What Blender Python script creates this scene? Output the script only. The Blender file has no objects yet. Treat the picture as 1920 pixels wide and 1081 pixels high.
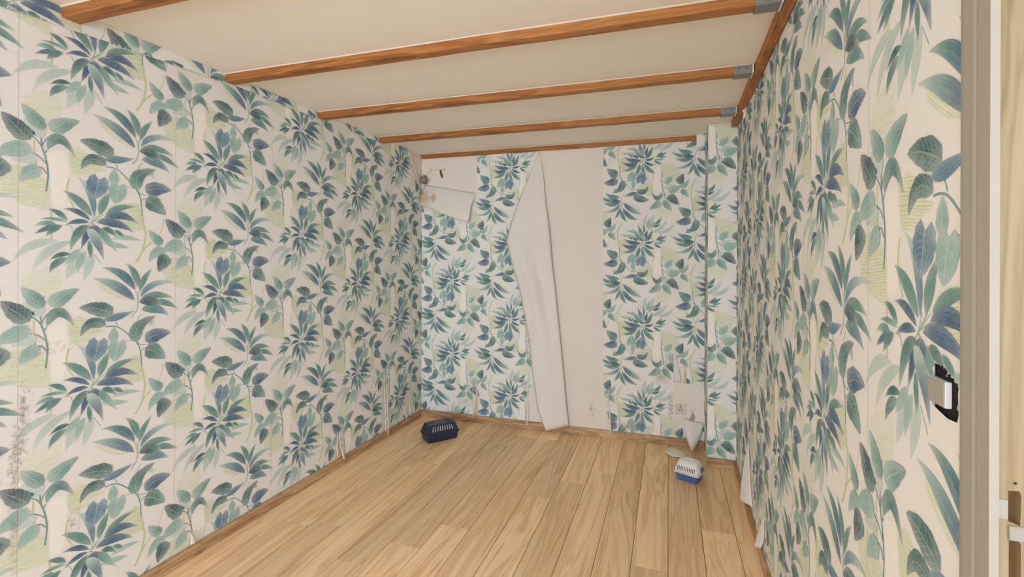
import bpy, bmesh, math, random
import numpy as np
from mathutils import Vector, Matrix
from mathutils.geometry import delaunay_2d_cdt

random.seed(7)
rng = np.random.default_rng(7)
C = bpy.context.scene.collection
scene = bpy.context.scene

# ------------------------------------------------------------------ camera
W, H, FRONT = 2.505, 2.283, -6.8            # room: x 0..W, y FRONT..0, z 0..H
yaw, roll, FPX = 0.3089, 0.0034, 889.4
Fv = Vector((-math.sin(yaw), math.cos(yaw), 0)); Rv = Vector((math.cos(yaw), math.sin(yaw), 0)); Uv = Vector((0, 0, 1))
Rr = Rv*math.cos(roll)+Uv*math.sin(roll); Ur = Uv*math.cos(roll)-Rv*math.sin(roll)
cam = bpy.data.cameras.new('camera'); camo = bpy.data.objects.new('camera', cam); C.objects.link(camo)
m3 = Matrix((Rr, Ur, -Fv)).transposed()
camo.matrix_world = Matrix.Translation((2.1178, -3.689, 1.3824)) @ m3.to_4x4()
cam.sensor_width = 36; cam.lens = FPX/1920*36
cam.shift_x = -(982.28-960)/1920; cam.shift_y = -(540.5-483.44)/1920
cam.clip_start = 0.02
scene.camera = camo

# ------------------------------------------------------------------ light
world = bpy.data.worlds.new('world'); scene.world = world; world.use_nodes = True
world.node_tree.nodes['Background'].inputs[0].default_value = (0.80, 0.90, 1.0, 1)
world.node_tree.nodes['Background'].inputs[1].default_value = 1.0
def area(name, loc, rot, sx, sy, power, col):
    l = bpy.data.lights.new(name, 'AREA'); l.shape = 'RECTANGLE'; l.size = sx; l.size_y = sy
    l.energy = power; l.color = col
    o = bpy.data.objects.new(name, l); o.location = loc; o.rotation_euler = rot; C.objects.link(o)
area('window_daylight', (1.15, FRONT-0.06, 1.45), (math.radians(84), 0, 0), 2.0, 1.5, 140, (0.82, 0.94, 1.13))
area('doorway_daylight', (4.3, -5.7, 1.35), (math.radians(90), 0, math.radians(50)), 2.6, 2.2, 90, (0.82, 0.94, 1.13))
scene.cycles.max_bounces = 16; scene.cycles.diffuse_bounces = 10
scene.view_settings.view_transform = 'Standard'; scene.view_settings.look = 'None'
scene.view_settings.exposure = -0.2; scene.view_settings.gamma = 1.0
scene.view_settings.use_curve_mapping = False

# ------------------------------------------------------------------ helpers
def lin(c):
    return tuple(((v/255)/12.92 if v/255 <= 0.04045 else ((v/255+0.055)/1.055)**2.4) for v in c)
def tag(o, label=None, cat=None, group=None, kind=None):
    if label: o['label'] = label
    if cat: o['category'] = cat
    if group: o['group'] = group
    if kind: o['kind'] = kind
    return o
def empty(name, loc=(0, 0, 0), rz=0):
    o = bpy.data.objects.new(name, None); o.empty_display_size = 0.05
    o.location = loc; o.rotation_euler = (0, 0, rz); C.objects.link(o); return o
def mesh(name, verts, faces, mat, parent=None, smooth=False):
    me = bpy.data.meshes.new(name); me.from_pydata([tuple(v) for v in verts], [], faces); me.update()
    for m in (mat if isinstance(mat, (list, tuple)) else [mat]): me.materials.append(m)
    if smooth: me.polygons.foreach_set('use_smooth', [True]*len(me.polygons))
    o = bpy.data.objects.new(name, me); C.objects.link(o)
    if parent: o.parent = parent
    return o
def bmobj(name, bm, mat, parent=None, smooth=False):
    me = bpy.data.meshes.new(name); bmesh.ops.recalc_face_normals(bm, faces=bm.faces); bm.to_mesh(me); bm.free()
    me.materials.append(mat)
    if smooth: me.polygons.foreach_set('use_smooth', [True]*len(me.polygons))
    o = bpy.data.objects.new(name, me); C.objects.link(o)
    if parent: o.parent = parent
    return o
def bx(bm, x0, x1, y0, y1, z0, z1, bev=0):
    x0, x1 = min(x0, x1), max(x0, x1); y0, y1 = min(y0, y1), max(y0, y1)
    vs = [bm.verts.new(p) for p in ((x0,y0,z0),(x1,y0,z0),(x1,y1,z0),(x0,y1,z0),(x0,y0,z1),(x1,y0,z1),(x1,y1,z1),(x0,y1,z1))]
    fs = [bm.faces.new([vs[i] for i in f]) for f in ((3,2,1,0),(4,5,6,7),(0,1,5,4),(1,2,6,5),(2,3,7,6),(3,0,4,7))]
    if bev:
        es = list({e for f in fs for e in f.edges})
        bmesh.ops.bevel(bm, geom=es, offset=bev, segments=2, affect='EDGES', clamp_overlap=True)
def box(name, x0, x1, y0, y1, z0, z1, mat, parent=None, bev=0):
    bm = bmesh.new(); bx(bm, x0, x1, y0, y1, z0, z1, bev); return bmobj(name, bm, mat, parent)
def loft(rings, close=True):
    """rings of equal length -> verts, faces (with end caps)"""
    n = len(rings[0]); v = [p for r in rings for p in r]; f = []
    for i in range(len(rings)-1):
        for j in range(n):
            k = (j+1) % n
            f.append((i*n+j, i*n+k, (i+1)*n+k, (i+1)*n+j))
    if close:
        f.append(tuple(reversed(range(n)))); f.append(tuple((len(rings)-1)*n+j for j in range(n)))
    return v, f
def rrect(cx, cy, w, d, r, z, n=4):
    out = []
    for (sx, sy, a0) in ((1, 1, 0), (-1, 1, 90), (-1, -1, 180), (1, -1, 270)):
        for i in range(n+1):
            a = math.radians(a0+90*i/n)
            out.append((cx+sx*(w/2-r)+r*math.cos(a), cy+sy*(d/2-r)+r*math.sin(a), z))
    return out
def inside(pts, poly):
    x, y = pts[:, 0], pts[:, 1]; r = np.zeros(len(pts), bool); n = len(poly)
    for i in range(n):
        x1, y1 = poly[i]; x2, y2 = poly[(i+1) % n]
        if y1 == y2: continue
        c = ((y1 > y) != (y2 > y)) & (x < (x2-x1)*(y-y1)/(y2-y1)+x1)
        r ^= c
    return r
def tri_poly(outline, holes=()):
    vs, es = [], []
    for loop in (outline, *holes):
        b = len(vs); n = len(loop); vs += [Vector(p) for p in loop]; es += [(b+i, b+(i+1) % n) for i in range(n)]
    ov, oe, of, *_ = delaunay_2d_cdt(vs, es, [], 0, 1e-6)
    P = np.array([(p.x, p.y) for p in ov]); keep = []
    for f in of:
        c = P[list(f)].mean(0)[None]
        if inside(c, outline)[0] and not any(inside(c, h)[0] for h in holes): keep.append(tuple(f))
    return P, keep

# ------------------------------------------------------------------ materials
class NT:
    def __init__(s, name, rough=0.6, spec=0.3):
        s.m = bpy.data.materials.new(name); s.m.use_nodes = True; s.t = s.m.node_tree
        s.p = s.t.nodes['Principled BSDF']; s.p.inputs['Roughness'].default_value = rough
        s.p.inputs['Specular IOR Level'].default_value = spec
    def n(s, typ, ins=(), out=0, **kw):
        nd = s.t.nodes.new('ShaderNode'+typ)
        for k, v in kw.items(): setattr(nd, k, v)
        for k, v in (ins.items() if isinstance(ins, dict) else enumerate(ins)):
            s.put(nd.inputs[k], v)
        return nd.outputs[out]
    def put(s, sock, v):
        if v is None: return
        if isinstance(v, bpy.types.NodeSocket): s.t.links.new(v, sock)
        else: sock.default_value = v
    def M(s, op, a, b=None, c=None, clamp=False): return s.n('Math', (a, b, c), operation=op, use_clamp=clamp)
    def V(s, op, a, b=None): return s.n('VectorMath', (a, b), out=1 if op == 'LENGTH' else 0, operation=op)
    def mix(s, f, a, b, blend='MIX'):
        nd = s.t.nodes.new('ShaderNodeMix'); nd.data_type = 'RGBA'; nd.blend_type = blend
        col = lambda v: (*v, 1) if isinstance(v, tuple) and len(v) == 3 else v
        s.put(nd.inputs[0], f); s.put(nd.inputs[6], col(a)); s.put(nd.inputs[7], col(b)); return nd.outputs[2]
    def noise(s, vec, scale, detail=3, rough=0.55, dist=0):
        return s.n('TexNoise', {'Vector': vec, 'Scale': scale, 'Detail': detail, 'Roughness': rough, 'Distortion': dist})
    def ramp(s, f, stops):
        nd = s.t.nodes.new('ShaderNodeValToRGB'); e = nd.color_ramp.elements
        while len(e) < len(stops): e.new(0.5)
        for el, (p, c) in zip(e, stops): el.position = p; el.color = (*c, 1) if len(c) == 3 else c
        s.put(nd.inputs[0], f); return nd.outputs[0]
    def rng(s, v, a, b, c=0.0, d=1.0): return s.n('MapRange', {0: v, 1: a, 2: b, 3: c, 4: d})
    def pos(s): return s.n('NewGeometry')
    def obj(s): return s.n('TexCoord', out=3)
    def scale(s, v, x, y, z): return s.V('MULTIPLY', v, (x, y, z))
    def bump(s, h, strength, dist=0.01): s.put(s.p.inputs['Normal'], s.n('Bump', {'Strength': strength, 'Distance': dist, 'Height': h}))
    def base(s, v): s.put(s.p.inputs['Base Color'], (*v, 1) if isinstance(v, tuple) and len(v) == 3 else v); return s.m
def plain(name, rgb, rough=0.6, spec=0.3, var=0.06, scale=12, bump=0.0):
    t = NT(name, rough, spec); c = lin(rgb); n = t.noise(t.obj(), scale, 4)
    a = tuple(max(0, v*(1-var)) for v in c); b = tuple(min(1, v*(1+var)) for v in c)
    if bump: t.bump(t.noise(t.obj(), scale*12, 2), bump, 0.002)
    return t.base(t.mix(n, a, b))

PAPER = lin((234, 232, 227)); STAIN = lin((120, 100, 80))
def stain_mask(t, spots, nscale=62):
    """damp marks with an outline of their own, placed on the wall in world metres"""
    p = t.pos(); tot = None
    for (c, r, k) in spots:
        d = t.V('LENGTH', t.V('DIVIDE', t.V('SUBTRACT', p, c), r))
        v = t.M('MULTIPLY', t.M('MAXIMUM', t.M('SUBTRACT', 1.0, d), 0.0), k)
        tot = v if tot is None else t.M('ADD', tot, v)
    n = t.rng(t.noise(p, nscale, 8, 0.75), 0.22, 0.78)
    return t.M('MULTIPLY', t.rng(t.M('ADD', t.M('MULTIPLY', tot, 0.55), t.M('SUBTRACT', n, 0.78)), 0.0, 0.36), 0.62)
SPOTS = {
 'left': [((0, -2.665, 0.86), (0.3, 0.045, 0.20), 0.95), ((0, -2.685, 0.70), (0.3, 0.04, 0.14), 0.75), ((0, -2.69, 0.45), (0.3, 0.03, 0.35), 0.9),
          ((0, -2.60, 1.055), (0.3, 0.16, 0.07), 0.7), ((0, -2.525, 0.40), (0.3, 0.06, 0.12), 0.8), ((0, -1.625, 0.35), (0.3, 0.02, 0.5), 0.7),
          ((0, -0.10, 0.25), (0.3, 0.18, 0.30), 0.8), ((0, -0.5, 0.2), (0.3, 0.05, 0.5), 0.7), ((0, -2.06, 0.45), (0.3, 0.05, 0.05), 0.9)],
 'back': [((2.09, 0, 0.28), (0.055, 0.3, 0.22), 1.0), ((2.02, 0, 0.50), (0.10, 0.3, 0.10), 1.1), ((1.80, 0, 0.10), (0.40, 0.3, 0.06), 1.0),
          ((0.42, 0, 0.16), (0.16, 0.3, 0.10), 0.8), ((0.02, 0, 0.30), (0.06, 0.3, 0.40), 0.8), ((1.63, 0, 0.33), (0.06, 0.3, 0.16), 0.9), ((0.95, 0, 0.36), (0.06, 0.3, 0.04), 1.0)],
 'right': [((2.5, -2.4, 0.2), (0.3, 0.2, 0.2), 0.5)],
}
def paper_mat(side):
    t = NT('wallpaper_'+side, 0.8, 0.15)
    n = t.noise(t.pos(), 1.7, 3)
    base = t.mix(n, tuple(v*0.955 for v in PAPER), tuple(min(1, v*1.03) for v in PAPER))
    base = t.mix(stain_mask(t, SPOTS[side]), base, STAIN)
    und = t.M('ADD', t.M('MULTIPLY', t.noise(t.pos(), 5, 2), 1.0), t.M('MULTIPLY', t.noise(t.pos(), 420, 2), 0.03))
    t.bump(und, 0.25, 0.012)
    return t.base(base)
def print_mat(side):
    t = NT('leaf_print_'+side, 0.75, 0.18)
    ink = t.n('Attribute', out=0, attribute_name='ink'); al = t.n('Attribute', out=3, attribute_name='ink')
    lp = t.n('Attribute', out=1, attribute_name='leaf')
    sep = t.t.nodes.new('ShaderNodeSeparateXYZ'); t.put(sep.inputs[0], lp); u, v, k = sep.outputs
    av = t.M('ABSOLUTE', v)
    streak = t.noise(t.scale(lp, 2.2, 9.0, 1.0), 1.3, 4, 0.6)
    wash = t.noise(t.pos(), 55, 4, 0.6)
    vein = t.M('SINE', t.M('MULTIPLY', t.M('SUBTRACT', t.M('MULTIPLY', u, 8.0), t.M('MULTIPLY', av, 1.7)), 6.283))
    vein = t.M('MULTIPLY', t.rng(vein, 0.72, 1.0), t.M('MULTIPLY', k, 0.15))
    rib = t.M('MULTIPLY', t.rng(av, 0.10, 0.02), t.M('MULTIPLY', k, 0.25))
    a = t.M('MULTIPLY', al, t.rng(t.M('ADD', t.M('MULTIPLY', streak, 0.6), t.M('MULTIPLY', wash, 0.4)), 0.32, 0.58, 0.76, 1.0))
    a = t.M('SUBTRACT', a, t.M('MAXIMUM', vein, rib), clamp=True)
    col = t.mix(t.rng(wash, 0.35, 0.65, 0.0, 0.14), ink, t.mix(0.5, ink, lin((120, 165, 155))))
    c = t.mix(a, PAPER, col)
    c = t.mix(t.M('MULTIPLY', stain_mask(t, SPOTS[side]), 0.7), c, STAIN)
    return t.base(c)
def hatch_mat(side):
    t = NT('hatch_print_'+side, 0.8, 0.15)
    ink = t.n('Attribute', out=0, attribute_name='ink'); al = t.n('Attribute', out=3, attribute_name='ink')
    lp = t.n('Attribute', out=1, attribute_name='leaf')
    d = t.noise(t.scale(lp, 14, 60, 1), 1.0, 3, 0.6)
    sep = t.t.nodes.new('ShaderNodeSeparateXYZ'); t.put(sep.inputs[0], lp)
    w = t.M('SINE', t.M('ADD', t.M('MULTIPLY', sep.outputs[1], 1050.0), t.M('MULTIPLY', d, 16.0)))
    w = t.M('ADD', t.M('MULTIPLY', t.rng(w, -0.5, 0.9), 0.62), 0.26)
    n = t.noise(t.scale(lp, 10, 30, 1), 2.0, 3)
    a = t.M('MULTIPLY', al, t.M('MULTIPLY', w, t.rng(n, 0.3, 0.6, 0.6, 1.15)), clamp=True)
    c = t.mix(a, PAPER, ink)
    c = t.mix(t.M('MULTIPLY', stain_mask(t, SPOTS[side]), 0.7), c, STAIN)
    return t.base(c)
MP = {s: (paper_mat(s), print_mat(s), hatch_mat(s)) for s in SPOTS}

def wood(name, c_dark, c_mid, c_light, axis='y', grain=1.0, rough=0.5, knots=False, per_object=False, spec=0.3, worn=None, world=False):
    t = NT(name, rough, spec); p = t.pos() if world else t.obj()
    if per_object:
        r = t.n('ObjectInfo', out=5); p = t.V('ADD', p, t.n('CombineXYZ', (t.M('MULTIPLY', r, 17.0), t.M('MULTIPLY', r, 41.0), 0.0)))
    st = {'x': (1.6, 22, 22), 'y': (22, 1.6, 22), 'z': (22, 22, 1.6)}[axis]
    q = t.scale(p, *[v*grain for v in st])
    n1 = t.noise(q, 0.55, 3, 0.55, 0.9)
    rings = t.M('SINE', t.M('MULTIPLY', n1, 46.0))
    n2 = t.noise(t.scale(q, 5, 5, 5), 1.2, 3, 0.65)
    f = t.M('ADD', t.M('ADD', t.M('MULTIPLY', rings, 0.13), t.M('MULTIPLY', n1, 0.75)), t.M('MULTIPLY', n2, 0.28))
    c = t.ramp(f, ((0.28, lin(c_dark)), (0.52, lin(c_mid)), (0.80, lin(c_light))))
    if per_object:
        c = t.mix(1.0, c, t.ramp(t.n('ObjectInfo', out=5), ((0.0, (0.86, 0.85, 0.84)), (0.5, (1.0, 0.99, 0.97)), (1.0, (1.1, 1.09, 1.08)))), 'MULTIPLY')
    if knots:
        vo = t.n('TexVoronoi', {'Vector': t.scale(p, *[3.2 if a == axis else 14 for a in 'xyz']), 'Scale': 1.0})
        c = t.mix(t.M('MULTIPLY', t.rng(vo, 0.16, 0.05), 0.75), c, lin((96, 58, 30)))
    if worn:
        c = t.mix(t.M('MULTIPLY', t.rng(t.noise(t.scale(p, 3, 3, 10), 2.2, 5, 0.7), 0.5, 0.68), 0.6), c, lin(worn))
    t.bump(n2, 0.10, 0.002)
    return t.base(c)
M_floor = wood('oak_laminate', (220, 180, 136), (242, 204, 158), (250, 222, 182), 'y', 0.7, 0.45, per_object=True, spec=0.35)
M_joint = plain('plank_joint', (92, 66, 44), 0.8)
M_beam = wood('pine_batten', (132, 80, 38), (168, 110, 58), (184, 132, 78), 'x', 1.1, 0.5, knots=True, worn=None)
M_beam_y = wood('pine_batten_lengthwise', (132, 80, 38), (168, 110, 58), (184, 132, 78), 'y', 1.1, 0.5, knots=True)
M_skirt_x = wood('worn_skirting_x', (142, 108, 76), (186, 150, 112), (206, 174, 136), 'x', 1.0, 0.6, worn=(112, 84, 62), world=True)
M_skirt_y = wood('worn_skirting_y', (142, 108, 76), (186, 150, 112), (206, 174, 136), 'y', 1.0, 0.6, worn=(112, 84, 62), world=True)
M_jamb = wood('pale_door_wood', (134, 112, 80), (152, 131, 94), (164, 145, 110), 'z', 1.0, 0.45)
M_wall = plain('bare_plaster', (226, 218, 204), 0.85, 0.15, 0.03, 3)
M_ceil = plain('ceiling_paint', (240, 236, 228), 0.9, 0.1, 0.02, 2.5)
M_white = plain('white_paint', (232, 226, 214), 0.5, 0.35, 0.03, 6)
M_cream = plain('cream_painted_edge', (168, 158, 142), 0.5, 0.3, 0.04, 5)
M_casing = plain('grey_casing', (166, 160, 148), 0.45, 0.4, 0.03, 6)
M_metal = NT('galvanised_steel', 0.42, 0.5); M_metal.p.inputs['Metallic'].default_value = 0.55
M_metal = M_metal.base(M_metal.mix(M_metal.n('TexVoronoi', {'Vector': M_metal.obj(), 'Scale': 90.0}), lin((128, 130, 128)), lin((152, 154, 152))))
def backing_mat():
    t = NT('paper_backing', 0.85, 0.12)
    n = t.noise(t.pos(), 3, 3)
    c = t.mix(n, lin((222, 216, 208)), lin((234, 229, 222)))
    spots = [((0.05, 0, 1.90), (0.10, 0.4, 0.11), 1.7), ((0.14, 0, 1.895), (0.03, 0.4, 0.055), 2.2), ((0.10, 0, 1.80), (0.12, 0.4, 0.05), 0.8), ((1.02, 0, 0.80), (0.07, 0.4, 0.22), 0.7)]
    return t.base(t.mix(stain_mask(t, spots, 40), c, lin((188, 150, 84))))
M_back = backing_mat()
def bare_mat():
    t = NT('bare_back_wall', 0.85, 0.15)
    n = t.noise(t.pos(), 2.2, 3)
    c = t.mix(n, lin((226, 219, 209)), lin((234, 227, 217)))
    sp = [((0.10, 0, 2.13), (0.14, 0.3, 0.10), 0.8), ((0.04, 0, 2.04), (0.06, 0.3, 0.08), 1.3), ((1.50, 0, 0.20), (0.07, 0.3, 0.15), 0.9), ((2.24, 0, 0.27), (0.05, 0.3, 0.05), 0.8), ((1.34, 0, 2.02), (0.03, 0.3, 0.03), 0.9)]
    return t.base(t.mix(stain_mask(t, sp, 30), c, lin((176, 146, 100))))
M_bare = bare_mat()
M_tan = plain('torn_backing_edge', (214, 192, 158), 0.85, 0.1, 0.08, 30)
M_hole = plain('hole_shade', (46, 44, 42), 0.9, 0.1, 0.3, 40)  # dark colour painted in for the shade inside holes
M_mark = plain('brown_water_mark', (122, 92, 40), 0.8, 0.15, 0.15, 40)
M_navy = plain('navy_plastic', (38, 40, 70), 0.35, 0.5, 0.05, 20)
M_navyl = plain('dark_blue_lid_plastic', (50, 52, 74), 0.3, 0.5, 0.05, 20)
M_blue = plain('blue_plastic', (76, 104, 152), 0.35, 0.5, 0.05, 20)
M_wplast = plain('white_plastic', (226, 226, 224), 0.35, 0.5, 0.02, 20)
M_gplast = plain('grey_plastic_grille', (196, 198, 196), 0.4, 0.4, 0.04, 20)
M_slot = plain('dark_slot', (70, 74, 84), 0.8, 0.2)
M_cream_sock = plain('socket_plastic', (220, 212, 194), 0.4, 0.4, 0.03, 30)

# ================================================================== structure
def struct(o, label, cat): return tag(o, label, cat, kind='structure')

# ---- floor: laminate planks laid along the room
floor = struct(box('floor', -0.1, W+0.1, FRONT-0.12, 0.1, -0.06, -0.0075, M_joint), 'oak laminate plank floor running towards the torn back wall', 'floor')
P0, PW, SK, PL = 0.148, 0.1615, -0.012, 1.285
JO = {-1: -0.45, 0: -1.701, 1: -0.36, 2: -0.83, 3: -1.873, 4: -1.689, 5: -1.4725, 6: -0.18, 7: -1.044, 8: -0.81, 9: -0.63, 10: -0.406, 11: -1.50, 12: -1.274, 13: -1.10, 14: -1.167}
for k in range(-1, 15):
    xa, xb = P0+PW*k, P0+PW*(k+1)
    xa_c, xb_c = max(xa, -0.012), min(xb, 2.535)
    y = JO[k]; cuts = [0.012]
    y0 = y
    while y0 < -PL*0+0.0: y0 += PL
    ys = []
    while y0 > FRONT-0.01: ys.append(y0); y0 -= PL
    ys = [v for v in ys if v < -0.03] + [FRONT-0.01]
    top = 0.004
    for yb in ys:
        if top-yb < 0.05: continue
        cx, cy = (xa_c+xb_c)/2, (top+yb)/2; g = 0.0013; bm = bmesh.new()
        x0, x1, q0, q1 = xa_c-cx+g, xb_c-cx-g, yb-cy+g, top-cy-g
        sh = lambda x, yy: x+SK*(yy+cy+1.0)
        lo = [bm.verts.new((sh(a, b), b, -0.0075)) for a, b in ((x0, q0), (x1, q0), (x1, q1), (x0, q1))]
        mi = [bm.verts.new((v.co.x, v.co.y, -0.0008)) for v in lo]
        e = 0.0009
        hi = [bm.verts.new((sh(a, b), b, 0.0)) for a, b in ((x0+e, q0+e), (x1-e, q0+e), (x1-e, q1-e), (x0+e, q1-e))]
        for A, B in ((lo, mi), (mi, hi)):
            for i in range(4): bm.faces.new((A[i], A[(i+1) % 4], B[(i+1) % 4], B[i]))
        bm.faces.new(hi)
        o = bmobj('plank', bm, M_floor, floor); o.location = (cx, cy, 0)
        top = yb

# ---- ceiling and walls
ceil = struct(box('ceiling', -0.1, W+0.1, FRONT-0.12, 0.1, H, H+0.08, M_ceil), 'off-white painted ceiling between pine battens', 'ceiling')
wl = struct(box('wall_left', -0.1, 0, FRONT-0.12, 0.1, -0.06, H, M_wall), 'long left wall papered with blue and green jungle leaves', 'wall')
wb = struct(box('wall_back', 0, W, 0, 0.1, -0.06, H, M_bare), 'back wall with peeled strip of leaf wallpaper and bare plaster', 'wall')
DJ, DN, DH = -2.943, -4.85, 2.06            # doorway in the right wall
bm = bmesh.new()
HY0, HY1, HZ0, HZ1 = -2.858, -2.778, 1.143, 1.226   # switch opening
for (a, b, c, d) in ((-2.778, 0.1, -0.06, H), (DJ+0.02, HY0, -0.06, H), (HY0, HY1, -0.06, HZ0), (HY0, HY1, HZ1, H), (DN, DJ+0.02, DH, H), (FRONT-0.12, DN, -0.06, H)):
    bx(bm, W, W+0.10, a, b, c, d)
wr = struct(bmobj('wall_right', bm, M_wall), 'right wall papered with leaves, ending at the door frame', 'wall')
bm = bmesh.new(); bx(bm, W+0.004, W+0.099, HY0+0.0005, HY1-0.0005, HZ0+0.0005, HZ1-0.0005)
bmobj('switch_hole_shade', bm, M_hole, wr)  # shallow dark block standing in for the shade inside the hole
CX0, CY0 = 2.325, -0.295
wc = struct(box('wall_corner', CX0, W-0.0005, CY0, -0.0005, 0.0, H-0.0005, M_wall), 'narrow boxed-out pier in the back right corner, papered with leaves', 'wall')
bm = bmesh.new()
WX0, WX1, WZ0, WZ1 = 0.15, 2.15, 0.70, 2.20
for (a, b, c, d) in ((-0.1, WX0, -0.06, H), (WX1, W+0.1, -0.06, H), (WX0, WX1, -0.06, WZ0), (WX0, WX1, WZ1, H)):
    bx(bm, a, b, FRONT-0.12, FRONT, c, d)
wf = struct(bmobj('wall_front', bm, M_wall), 'plain wall with the window that lights the room', 'wall')
wn = struct(empty('window_1', (1.15, FRONT-0.05, WZ0)), 'wide white framed window opposite the torn back wall', 'window')
for (a, b, c, d) in ((-1.0, 1.0, 0, 0.05), (-1.0, 1.0, 1.45, 1.5), (-1.0, -0.95, 0.05, 1.45), (0.95, 1.0, 0.05, 1.45), (-0.03, 0.03, 0.05, 1.45)):
    box('window_frame', a, b, -0.03, 0.03, c, d, M_white, wn, 0.004)
struct(box('ground_outside', W+0.1005, 5.5, -7.5, 0.1, -0.10, -0.061, plain('terrace_concrete', (190, 186, 178), 0.9, 0.1, 0.08, 8)), 'plain concrete ground outside the doorway', 'ground')

# ---- skirting boards
SH, ST = 0.058, 0.015
def skirting(name, x0, x1, y0, y1, mat, label):
    return struct(box(name, x0, x1, y0, y1, 0.0003, SH, mat, None, 0.002), label, 'baseboard')
skirting('baseboard_left', 0.0003, ST, FRONT+0.001, -ST, M_skirt_y, 'worn brown wooden skirting along the left wall')
skirting('baseboard_back', 0.0003, CX0-0.002, -ST, -0.0003, M_skirt_x, 'worn brown wooden skirting under the torn back wall')
skirting('baseboard_corner', CX0-0.002, W-ST, CY0-ST, CY0-0.0003, M_skirt_x, 'short wooden skirting block at the foot of the pier')
skirting('baseboard_right', W-ST, W-0.0003, DJ+0.085, CY0-0.0003, M_skirt_y, 'brown wooden skirting along the right wall')

# ---- door frame in the right wall
dr = struct(empty('door_1', (W, DJ, 0)), 'pale wooden door frame with grey moulded casing beside the light switch', 'door frame')
def casing_profile(z0, z1, name, pts, mat):
    n = len(pts); v = [(x-W, y-DJ, z0) for x, y in pts]+[(x-W, y-DJ, z1) for x, y in pts]
    f = [(i, (i+1) % n, n+(i+1) % n, n+i) for i in range(n)]+[tuple(reversed(range(n))), tuple(range(n, 2*n))]
    bm = bmesh.new(); me = bpy.data.meshes.new(name); me.from_pydata(v, [], f); bm.from_mesh(me)
    return bmobj(name, bm, mat, dr)
Cx = W-0.0003
casing_profile(0.0003, DH+0.06, 'casing', [(Cx, -2.866), (W-0.005, -2.866), (W-0.0065, -2.876), (W-0.0065, -2.898), (W-0.004, -2.901), (W-0.004, -2.904), (W-0.0068, -2.907), (W-0.0068, -2.911), (W-0.0042, -2.914), (W-0.0042, -2.9415), (Cx, -2.9415)], M_casing)
casing_profile(0.0003, DH+0.002, 'casing_edge', [(W-0.0172, -2.9385), (W-0.0172, -2.956), (W-0.0072, -2.956), (W-0.0072, -2.9420), (W-0.005, -2.9420), (W-0.005, -2.9385)], M_cream)
# jamb board with the two mortises of the lock strike
def plate_y(name, outline, holes, y0, y1, mat, parent):
    P, F = tri_poly(outline, holes); n = len(P)
    v = [(x, y0, z) for x, z in P]+[(x, y1, z) for x, z in P]
    f = [tuple(t) for t in F]+[tuple(n+i for i in reversed(t)) for t in F]
    edges = {}
    for t in F:
        for i in range(len(t)):
            a, b = t[i], t[(i+1) % len(t)]; edges[(a, b)] = 1
    for (a, b) in edges:
        if (b, a) not in edges: f.append((b, a, n+a, n+b))
    bm = bmesh.new(); me = bpy.data.meshes.new(name); me.from_pydata(v, [], f); bm.from_mesh(me)
    return bmobj(name, bm, mat, parent)
rect = lambda a, b, c, d: [(a, c), (b, c), (b, d), (a, d)]
h1 = [(0.0085, 1.057), (0.0205, 1.053), (0.0215, 1.090), (0.0195, 1.096), (0.0085, 1.095)]
h2 = [(0.0092, 0.955), (0.0212, 0.955), (0.0212, 1.030), (0.0195, 1.034), (0.0092, 1.034)]
plate_y('jamb', rect(-0.0068, 0.115, 0.0003, DH-0.0185), [h1, h2], 0.0, 0.012, M_jamb, dr)
box('jamb_core', -0.002, 0.100, 0.0125, 0.0195, 0.0003, DH-0.0185, plain('mortise_wood', (112, 86, 58), 0.9, 0.1, 0.15, 30), dr)
box('strike_block', 0.0085, 0.0235, -0.0022, -0.0002, 1.0345, 1.0525, plain('chipped_strike_paint', (158, 150, 136), 0.7, 0.2, 0.12, 60), dr, 0.0006)
box('strike_shim', -0.0040, 0.0078, -0.0016, -0.0002, 1.060, 1.084, M_cream, dr, 0.0005)
box('screw_hole', 0.0140, 0.0165, -0.0008, -0.0002, 1.104, 1.1065, M_hole, dr)
box('jamb_head', -0.002, 0.115, DN-DJ+0.001, -0.0005, DH-0.018, DH-0.0005, M_jamb, dr)
box('jamb', -0.002, 0.115, DN-DJ+0.001, DN-DJ+0.014, 0.0003, DH-0.0185, M_jamb, dr)

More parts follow.
